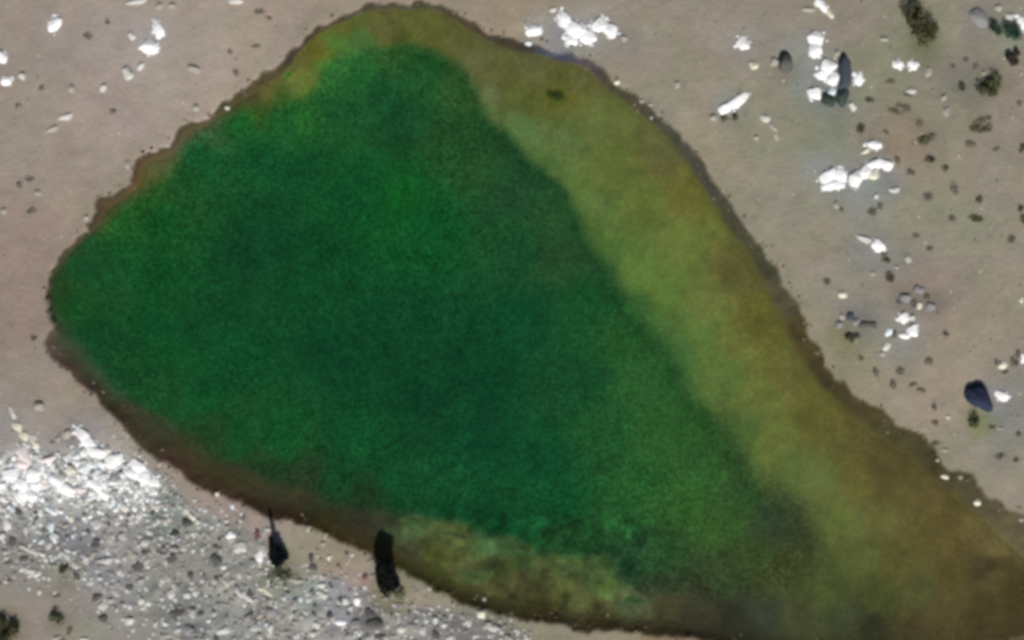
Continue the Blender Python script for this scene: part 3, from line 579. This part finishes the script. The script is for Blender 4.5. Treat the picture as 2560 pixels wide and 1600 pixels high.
# loose rubble: the larger pieces one by one, the finest as one mass
cand = []
while len(cand) < 130:
    px, py = rng.uniform(0, 1310), rng.uniform(1090, 1600)
    x, y, _ = P(px, py)
    if at(d_rub, x, y) > 0.25 and at(d_out, x, y) < -0.4: cand.append((px, py, x, y))
for (px, py, x, y) in cand:
    tone = rng.choices(['dim', 'grey', 'dark', 'pale'], [4, 4, 2.2, 1.6])[0]
    w = rng.uniform(9, 20) * S / 2
    o = link('rubble_stone', stone_mesh(rng.randrange(len(SMALL)), tone, True))
    o.location = (x, y, ground_z(x, y)); o.rotation_euler = (0, 0, rng.uniform(-1.2, 0.2))
    o.scale = (w * rng.uniform(1, 1.8), w, w * rng.uniform(.3, .55))
    where = 'upper left' if px < 330 and py < 1350 else 'lower left' if px < 420 else 'middle' if px < 760 else 'lower right tip'
    tag(o, f"small {TONES[tone][0]} loose chip lying in the {where} part of the rubble field", 'stone', 'loose chips of the rubble field')

def scatter_stuff(name, n, area, size, tones, label, cat):
    V, F, T = [], [], []; off = 0
    names = list(tones)
    for _ in range(n):
        q = area()
        if q is None: continue
        x, y = q; v, f = SMALL[rng.randrange(len(SMALL))]
        w = rng.uniform(*size); a = rng.uniform(0, 6.28); ca, sa = math.cos(a), math.sin(a)
        vv = v * np.array([w * rng.uniform(1, 1.6), w, w * rng.uniform(.35, .7)])
        vv = np.stack([vv[:, 0] * ca - vv[:, 1] * sa + x, vv[:, 0] * sa + vv[:, 1] * ca + y, vv[:, 2] + ground_z(x, y)], 1)
        V.append(vv); F.append(f + off); off += len(v); T.append(np.full(len(f), rng.choices(range(len(names)), [tones[t] for t in names])[0], np.int32))
    m = mesh_np(name, np.concatenate(V), np.concatenate(F))
    for t in names: m.materials.append(STONE_M[t])
    m.polygons.foreach_set('material_index', np.concatenate(T))
    return tag(link(name, m), label, cat, kind='stuff')
def in_rubble():
    x, y, _ = P(rng.uniform(-40, 1340), rng.uniform(1080, 1640))
    if at(d_rub, x, y) > -0.1 - rng.random() ** 3 * 3.5 and at(d_out, x, y) < -0.3: return x, y
def in_field():
    x, y, _ = P(rng.uniform(-100, 2660), rng.uniform(-60, 1660))
    d = at(d_out, x, y)
    if d < -0.2 and (rng.random() < 0.35 or x > 20): return x, y
scatter_stuff('gravel', 4600, in_rubble, (0.06, 0.24), {'grey': 5, 'dim': 5, 'dark': 1.2, 'pale': 6, 'blue': 1.5}, 'fine grey and white gravel between the larger rubble stones', 'gravel')
scatter_stuff('pebbles', 6500, in_field, (0.03, 0.10), {'grey': 4, 'dim': 4, 'dark': 1.2, 'cream': .5}, 'tiny pebbles strewn over the dry brown ground', 'pebbles')

def by_white():
    x, y, a, b, g = BITS[rng.randrange(len(BITS))]; t, q = rng.uniform(0, 6.28), rng.uniform(.8, 1.35)
    u, v = math.cos(t) * a * q, math.sin(t) * b * q
    return x + u * math.cos(g) - v * math.sin(g), y + u * math.sin(g) + v * math.cos(g)
def in_heap():
    x, y, _ = P(rng.uniform(-10, 400), rng.gauss(1200, 42))
    if at(d_rub, x, y) > -0.1 and at(d_out, x, y) < -0.3: return x, y
scatter_stuff('bright_grit', 900, in_heap, (0.08, 0.26), {'white': 6, 'pale': 4, 'blue': 3}, 'dense bright grit filling the gaps of the white heap', 'stone chips')
scatter_stuff('white_grit', 620, by_white, (0.06, 0.2), {'white': 6, 'pale': 3, 'blue': 1}, 'broken white chips round the feet of the larger white stones', 'stone chips')
shore_pts = outer[:: 1]
def on_shore():
    q = shore_pts[rng.randrange(len(shore_pts))]; x, y = q[0] + rng.gauss(0, .6), q[1] + rng.gauss(0, .6)
    if at(d_in, x, y) < 0.2 and at(d_out, x, y) > -0.5: return x, y
STONE_M['mud'] = mat_stone('stone_mud', (84, 74, 56)); STONE_M['wet'] = mat_stone('stone_wet', (58, 52, 40)); STONE_M['silt'] = mat_stone('stone_silt', (128, 118, 98))
scatter_stuff('mud_clods', 800, on_shore, (0.03, 0.15), {'mud': 5, 'wet': 2, 'silt': 3}, 'crumbling dark mud clods and stones along the pond bank', 'mud')

# ------------------------------------------------------------------ shrubs, tufts, conifers
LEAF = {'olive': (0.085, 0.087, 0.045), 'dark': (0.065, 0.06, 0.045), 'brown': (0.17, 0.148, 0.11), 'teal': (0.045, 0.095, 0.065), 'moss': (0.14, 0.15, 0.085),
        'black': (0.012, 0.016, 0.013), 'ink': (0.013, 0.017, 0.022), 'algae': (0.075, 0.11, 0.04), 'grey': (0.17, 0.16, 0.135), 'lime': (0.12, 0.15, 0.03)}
LEAF_M = {k: mat_leaf('leaf_' + k, v) for k, v in LEAF.items()}
WOOD = mat_leaf('bark', (0.05, 0.038, 0.028), .1)

def leaf_cloud(n, sample, size, seed, up=0.5):
    r = np.random.RandomState(seed)
    c = np.array([sample(r) for _ in range(n)])
    u = r.normal(size=(n, 3)); u /= np.linalg.norm(u, axis=1)[:, None]
    w = r.normal(size=(n, 3)) + np.array([0, 0, up]); w = np.cross(u, w); w /= np.linalg.norm(w, axis=1)[:, None] + 1e-9
    s = r.uniform(.6, 1.3, (n, 1)) * size
    V = np.stack([c - u * s, c + w * s * .45, c + u * s, c - w * s * .45], 1).reshape(-1, 3)
    return V, np.arange(4 * n).reshape(n, 4)

def stick(a, b, r0, r1, n=6):
    a, b = np.array(a, float), np.array(b, float); d = b - a; d /= np.linalg.norm(d)
    p = np.cross(d, (0.3, 1, 0.2)); p /= np.linalg.norm(p); q = np.cross(d, p)
    ang = np.arange(n) / n * 2 * math.pi
    ring = lambda c, r: c + r * (np.cos(ang)[:, None] * p + np.sin(ang)[:, None] * q)
    V = np.concatenate([ring(a, r0), ring(b, r1)])
    return V, np.array([[i, (i + 1) % n, (i + 1) % n + n, i + n] for i in range(n)])
def join(parts):
    V, F, o = [], [], 0
    for v, f in parts: V.append(v); F.append(f + o); o += len(v)
    return np.concatenate(V), np.concatenate(F)

_sc = [500]
def shrub(px, py, L, w, ang, tone, h, label, group, cat='shrub', name='shrub', dens=1.0):
    _sc[0] += 1; x, y, _ = P(px, py)
    root = bpy.data.objects.new(name, None); col.objects.link(root)
    root.location = (x, y, ground_z(x, y)); root.rotation_euler = (0, 0, math.radians(ang))
    tag(root, label, cat, group)
    a, b = L * S / 2 * 1.15, w * S / 2 * 1.15
    r0 = np.random.RandomState(_sc[0])
    k = max(3, int(a * b * 9)); cl = []
    for _ in range(k):
        t, rr = r0.uniform(0, 6.28), math.sqrt(r0.rand()) * 0.8
        cl.append((math.cos(t) * rr * a, math.sin(t) * rr * b, h * r0.uniform(.35, .75), r0.uniform(.28, .55) * min(a, b, 1.0) + .05))
    def smp(r):
        c = cl[r.randint(len(cl))]; v = r.normal(size=3); v /= np.linalg.norm(v); v *= r.rand() ** .4 * c[3] * 1.15
        return (c[0] + v[0], c[1] + v[1], max(.02, c[2] + v[2] * .8))
    n = int(np.clip(620 * a * b * dens, 60, 3000))
    V, F = leaf_cloud(n, smp, 0.13, _sc[0])
    link('foliage', mesh_np('foliage', V, F, LEAF_M[tone]), root)
    V, F = join([stick((0, 0, -.05), (c[0], c[1], c[2]), .035, .012) for c in cl[:12]])
    link('stem', mesh_np('stem', V, F, WOOD), root)
    return root

shrub(2285, 38, 62, 52, 30, 'olive', 1.0, 'large dark olive shrub with a broad crown at the top right, below the edge', None)
shrub(2308, 85, 62, 66, -60, 'olive', 0.7, 'olive shrub adjoining the broad dark shrub on its lower side', None, dens=.7)
shrub(2512, 78, 74, 36, -20, 'teal', 0.6, 'blue-green shrub near the top right corner', None)
shrub(2532, 148, 26, 44, -20, 'dark', 0.6, 'small nearly black upright shrub near the upper right edge', None, dens=1.6)
shrub(2466, 222, 46, 42, 50, 'olive', 0.6, 'dark green shrub below the small black upright one', None)
shrub(2490, 205, 44, 40, 20, 'moss', 0.5, 'grey-green shrub leaning over the dark green one near the upper right edge', None, dens=.6)
shrub(12, 1572, 60, 58, 0, 'olive', 0.6, 'dark olive shrub cut off by the lower left corner', None)
shrub(140, 1556, 28, 34, 20, 'moss', 0.35, 'small grey-green shrub right of the corner shrub at the lower left', None, dens=.8)
shrub(160, 1415, 26, 34, -10, 'moss', 0.35, 'grey-green shrub in the rubble below the pale curved streak', None, dens=.8)
shrub(702, 1432, 60, 42, 0, 'moss', 0.35, 'low green weeds at the foot of the narrow-topped conifer', None, dens=.35)
shrub(985, 1480, 56, 44, -30, 'moss', 0.35, 'low green weeds at the foot of the black column-shaped conifer', None, dens=.4)
shrub(2428, 1055, 40, 34, -30, 'moss', 0.3, 'low bright green weeds at the foot of the navy boulder', None, dens=.7)
shrub(2122, 842, 46, 20, -5, 'moss', 0.3, 'low olive weeds under the dark stones right of the pond', None, dens=.8)
shrub(1830, 298, 50, 22, 5, 'moss', 0.2, 'low grey-green weeds below the long white stone near the pond', None, dens=.5)

def tufts(phrase, group, items):
    items = sorted(items, key=lambda q: q[0])
    for n, (px, py, L, w, tone) in enumerate(items):
        _sc[0] += 1; x, y, _ = P(px, py); a, b = L * S / 2, w * S / 2
        def smp(r):
            t, rr = r.uniform(0, 6.28), r.rand() ** .6
            return (math.cos(t) * rr * a, math.sin(t) * rr * b, r.uniform(.02, .12) * (1.1 - rr))
        V, F = leaf_cloud(int(np.clip(420 * a * b, 26, 240)), smp, 0.12, _sc[0], 3.5)
        o = link('scrub_tuft', mesh_np('scrub_tuft', V, F, LEAF_M[tone]), loc=(x, y, ground_z(x, y)))
        o.rotation_euler = (0, 0, rng.uniform(-.4, .4))
        word = {'olive': 'olive', 'dark': 'nearly black', 'brown': 'brown', 'moss': 'grey-green', 'grey': 'dusty grey-brown'}[tone]
        tag(o, f"{size_word(w, L)} {word} scrub tuft, {ORD[n]} from left {phrase}", 'scrub tuft', group)
G = 'dry scrub tufts in the right field'
tufts("below the pair of white stones", G, [(2152,320,24,30,'dark'),(2175,250,26,14,'olive'),(2225,205,26,14,'brown'),(2265,270,26,20,'brown'),(2240,278,40,14,'moss'),(2298,308,22,20,'brown'),(2310,350,36,26,'olive'),(2330,342,24,18,'brown'),(2325,398,32,18,'dark'),(2363,420,20,16,'dark'),(2248,262,20,12,'moss'),(2270,238,24,10,'brown'),(2215,330,16,12,'grey')])
tufts("in the belt along the upper right edge", G, [(2404,216,20,24,'dark'),(2440,165,16,16,'brown'),(2455,300,52,16,'brown'),(2445,322,48,22,'olive'),(2470,318,20,26,'brown'),(2425,360,28,18,'brown'),(2555,370,16,26,'dark'),(2550,258,14,16,'brown'),(2448,498,16,22,'dark'),(2552,520,16,20,'dark'),(2490,372,22,14,'grey'),(2382,165,14,14,'brown'),(2415,150,16,14,'grey'),(2385,470,20,34,'grey'),(2275,430,26,18,'grey'),(2320,492,26,24,'grey')])
tufts("around and below the double white heap", G, [(2180,527,26,20,'brown'),(2200,515,14,20,'brown'),(2104,524,12,14,'brown'),(2243,400,14,22,'brown'),(2380,545,20,14,'brown'),(2438,545,40,20,'olive'),(2530,598,20,22,'brown'),(2324,622,20,12,'brown'),(2180,533,20,10,'grey'),(2560,548,20,30,'olive'),(2290,590,16,14,'grey'),(2345,632,26,12,'grey'),(2178,532,24,14,'grey')][:11])
tufts("above the lower right-field heap", G, [(2224,692,22,32,'dark'),(2215,650,26,16,'olive'),(2210,632,16,18,'moss'),(2253,752,26,16,'dark'),(2285,758,20,22,'brown'),(2315,740,20,16,'brown'),(2066,704,22,18,'brown'),(2142,838,26,14,'dark'),(2330,768,22,14,'brown')])
tufts("above the lower right shore", G, [(2365,835,14,22,'brown'),(2322,902,22,22,'brown'),(2250,928,24,20,'brown'),(2190,932,14,26,'grey'),(2232,960,18,26,'brown'),(2282,962,26,12,'brown'),(2302,975,24,12,'brown'),(2335,1018,12,20,'brown'),(2535,905,22,26,'brown'),(2545,885,14,22,'brown'),(2512,930,22,12,'brown'),(2492,905,14,16,'brown'),(2337,1056,18,14,'brown'),(2152,895,16,12,'moss')])
tufts("on the lower right sand", 'tufts on the lower right sand', [(2500,1140,30,14,'grey'),(2545,1085,16,14,'brown'),(2480,1068,20,10,'brown'),(2425,1198,30,14,'brown'),(2540,1150,18,14,'brown'),(2430,1060,14,10,'moss'),(2340,1108,34,12,'brown')])
tufts("by the rubble's lower left fringe", 'tufts on the lower left ground', [(142,1490,22,10,'brown'),(140,1525,16,26,'brown'),(174,1575,14,26,'moss'),(18,1450,22,12,'grey'),(152,1600,24,14,'olive'),(20,1405,30,10,'brown')])
tufts("on the bare upper-left ground", 'tufts on the upper left ground', [(220,90,24,18,'grey'),(105,220,14,16,'grey'),(283,278,20,12,'grey'),(48,462,16,16,'grey'),(75,448,24,16,'grey'),(80,526,30,14,'grey'),(590,182,16,20,'grey'),(650,30,30,14,'grey'),(670,45,20,12,'grey'),(575,130,16,10,'grey'),(640,115,22,12,'grey'),(85,845,20,14,'brown'),(45,265,20,12,'grey'),(270,55,14,14,'grey')])

def conifer(px, py, label, h, low_r, low_h, spire_r, seed, tone, shadow_lean):  # near-black crown leaned along the tree's cast shadow, to darken that strip
    lx, ly = shadow_lean
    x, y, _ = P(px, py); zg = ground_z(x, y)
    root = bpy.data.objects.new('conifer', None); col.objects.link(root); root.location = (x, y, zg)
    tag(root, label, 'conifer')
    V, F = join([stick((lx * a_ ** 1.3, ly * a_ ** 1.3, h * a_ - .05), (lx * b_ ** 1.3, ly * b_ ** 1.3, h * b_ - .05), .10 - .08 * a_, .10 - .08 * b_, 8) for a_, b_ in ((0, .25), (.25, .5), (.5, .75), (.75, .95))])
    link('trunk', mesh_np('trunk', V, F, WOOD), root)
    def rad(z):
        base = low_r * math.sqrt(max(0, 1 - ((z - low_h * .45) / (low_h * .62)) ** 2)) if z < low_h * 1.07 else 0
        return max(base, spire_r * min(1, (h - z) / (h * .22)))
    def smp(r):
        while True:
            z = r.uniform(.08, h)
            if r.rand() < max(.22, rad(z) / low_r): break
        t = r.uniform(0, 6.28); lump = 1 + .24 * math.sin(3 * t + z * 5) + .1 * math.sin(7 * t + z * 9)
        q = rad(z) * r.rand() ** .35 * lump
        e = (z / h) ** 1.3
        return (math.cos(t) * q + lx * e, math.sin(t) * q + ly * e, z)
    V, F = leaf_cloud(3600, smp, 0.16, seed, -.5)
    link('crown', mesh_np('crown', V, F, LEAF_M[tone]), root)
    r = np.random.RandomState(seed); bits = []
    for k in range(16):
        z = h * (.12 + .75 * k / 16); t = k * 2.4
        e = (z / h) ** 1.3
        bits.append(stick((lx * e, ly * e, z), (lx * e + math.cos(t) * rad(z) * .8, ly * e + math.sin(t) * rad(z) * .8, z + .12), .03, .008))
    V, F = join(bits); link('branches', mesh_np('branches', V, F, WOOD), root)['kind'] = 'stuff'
conifer(700, 1398, 'black conifer with a bushy foot and a thin spire leaned to fill its shadow', 1.6, 0.72, 0.9, 0.15, 71, 'ink', (-0.7, 2.3))
conifer(972, 1466, 'thick black column-shaped conifer leaned to fill its shadow on the lower bank', 1.5, 0.86, 1.3, 0.84, 72, 'black', (-0.3, 2.6))

# ------------------------------------------------------------------ algae mats on the shallow shelf
def mat_disc(seed, a, b, h, n=64):
    r = np.random.RandomState(seed); ph = r.uniform(0, 6.28, 5); V = [(0, 0, h)]; F = []
    rings = 14
    for j in range(1, rings + 1):
        q = j / rings
        for i in range(n):
            t = i / n * 2 * math.pi
            lob = 1 + .20 * math.sin(2 * t + ph[0]) + .13 * math.sin(3 * t + ph[1]) + .08 * math.sin(5 * t + ph[2]) + .06 * math.sin(9 * t + ph[3])
            z = h * (1 - 1.5 * q ** 2) * (1 + .4 * math.sin(5 * t * q + ph[4]))
            V.append((math.cos(t) * a * q * lob, math.sin(t) * b * q * lob, z + r.normal() * h * .5))
    F += [(0, 1 + i, 1 + (i + 1) % n, 1 + (i + 1) % n) for i in range(0)]
    tri = [(0, 1 + i, 1 + (i + 1) % n) for i in range(n)]
    for j in range(rings - 1):
        for i in range(n):
            p, q_ = 1 + j * n + i, 1 + j * n + (i + 1) % n
            tri += [(p, p + n, q_ + n), (p, q_ + n, q_)]
    return np.array(V), np.array(tri)
def mat_algae(name, rgb):
    m, nt, bs = base_mat(name, 0.9, 0.1)
    r = node(nt, 'ShaderNodeRGB'); r.outputs[0].default_value = (*alb(rgb), 1)
    geo = node(nt, 'ShaderNodeNewGeometry')
    c = noise_mul(nt, r.outputs[0], 1.6, 0.22, 5, geo.outputs['Position'], .7)
    c = noise_mul(nt, c, 6, 0.2, 4, geo.outputs['Position'], .7)
    nt.links.new(c, bs.inputs['Base Color']); bump(nt, bs, 4, .05, .7, geo.outputs['Position'])
    return m
AL = {'green': mat_algae('algae_green', (60, 88, 50)), 'pale': mat_algae('algae_pale', (74, 92, 52)), 'lime': mat_algae('algae_lime', (88, 122, 42)), 'olive': mat_algae('algae_olive', (76, 78, 40)), 'weed': mat_algae('algae_weed', (48, 62, 24))}
mats = [(1036,1300,70,44,-20,'green','soft green algae mat beside the column-shaped conifer'),(1272,1368,84,44,-12,'green','broad green algae mat at the step in the lower shallows'),
 (1150,1340,110,26,-8,'pale','long yellowish algae mat along the deep water\'s lower edge'),(1190,1442,86,56,-5,'pale','pale olive algae mat low in the middle of the shallows'),
 (1412,1424,76,44,15,'pale','yellow-green algae mat left of the dark notch in the shallows'),(1497,1455,62,66,50,'pale','green algae mat just right of the dark notch'),
 (1508,1468,26,20,0,'lime','small lime green algae patch on the mat right of the notch'),(1585,1502,70,30,-15,'green','pale green algae mat pointing right into the dark water'),
 (1500,1500,110,34,-8,'','brownish olive algae mat hugging the lower bank'),(1300,1322,1,1,0,'',''),
 (1390,238,52,36,-30,'weed','dark olive weed patch in the yellow shallows near the top shore'),(722,188,34,16,60,'lime','bright yellow-green algae streak at the upper left shore')]
for n, (px, py, L, w, ang, t_, lab) in enumerate(mats):
    if not t_: continue
    V, F = mat_disc(800 + n, L * S / 2 * .95, w * S / 2 * .95, 0.035)
    x, y, _ = P(px, py, ZW)
    o = link('algae_mat', mesh_np('algae_mat', V, F, AL[t_], True), loc=(x, y, ZW + 0.002)); o.rotation_euler = (0, 0, math.radians(ang))
    tag(o, lab, 'algae mat', 'algae mats in the shallows')
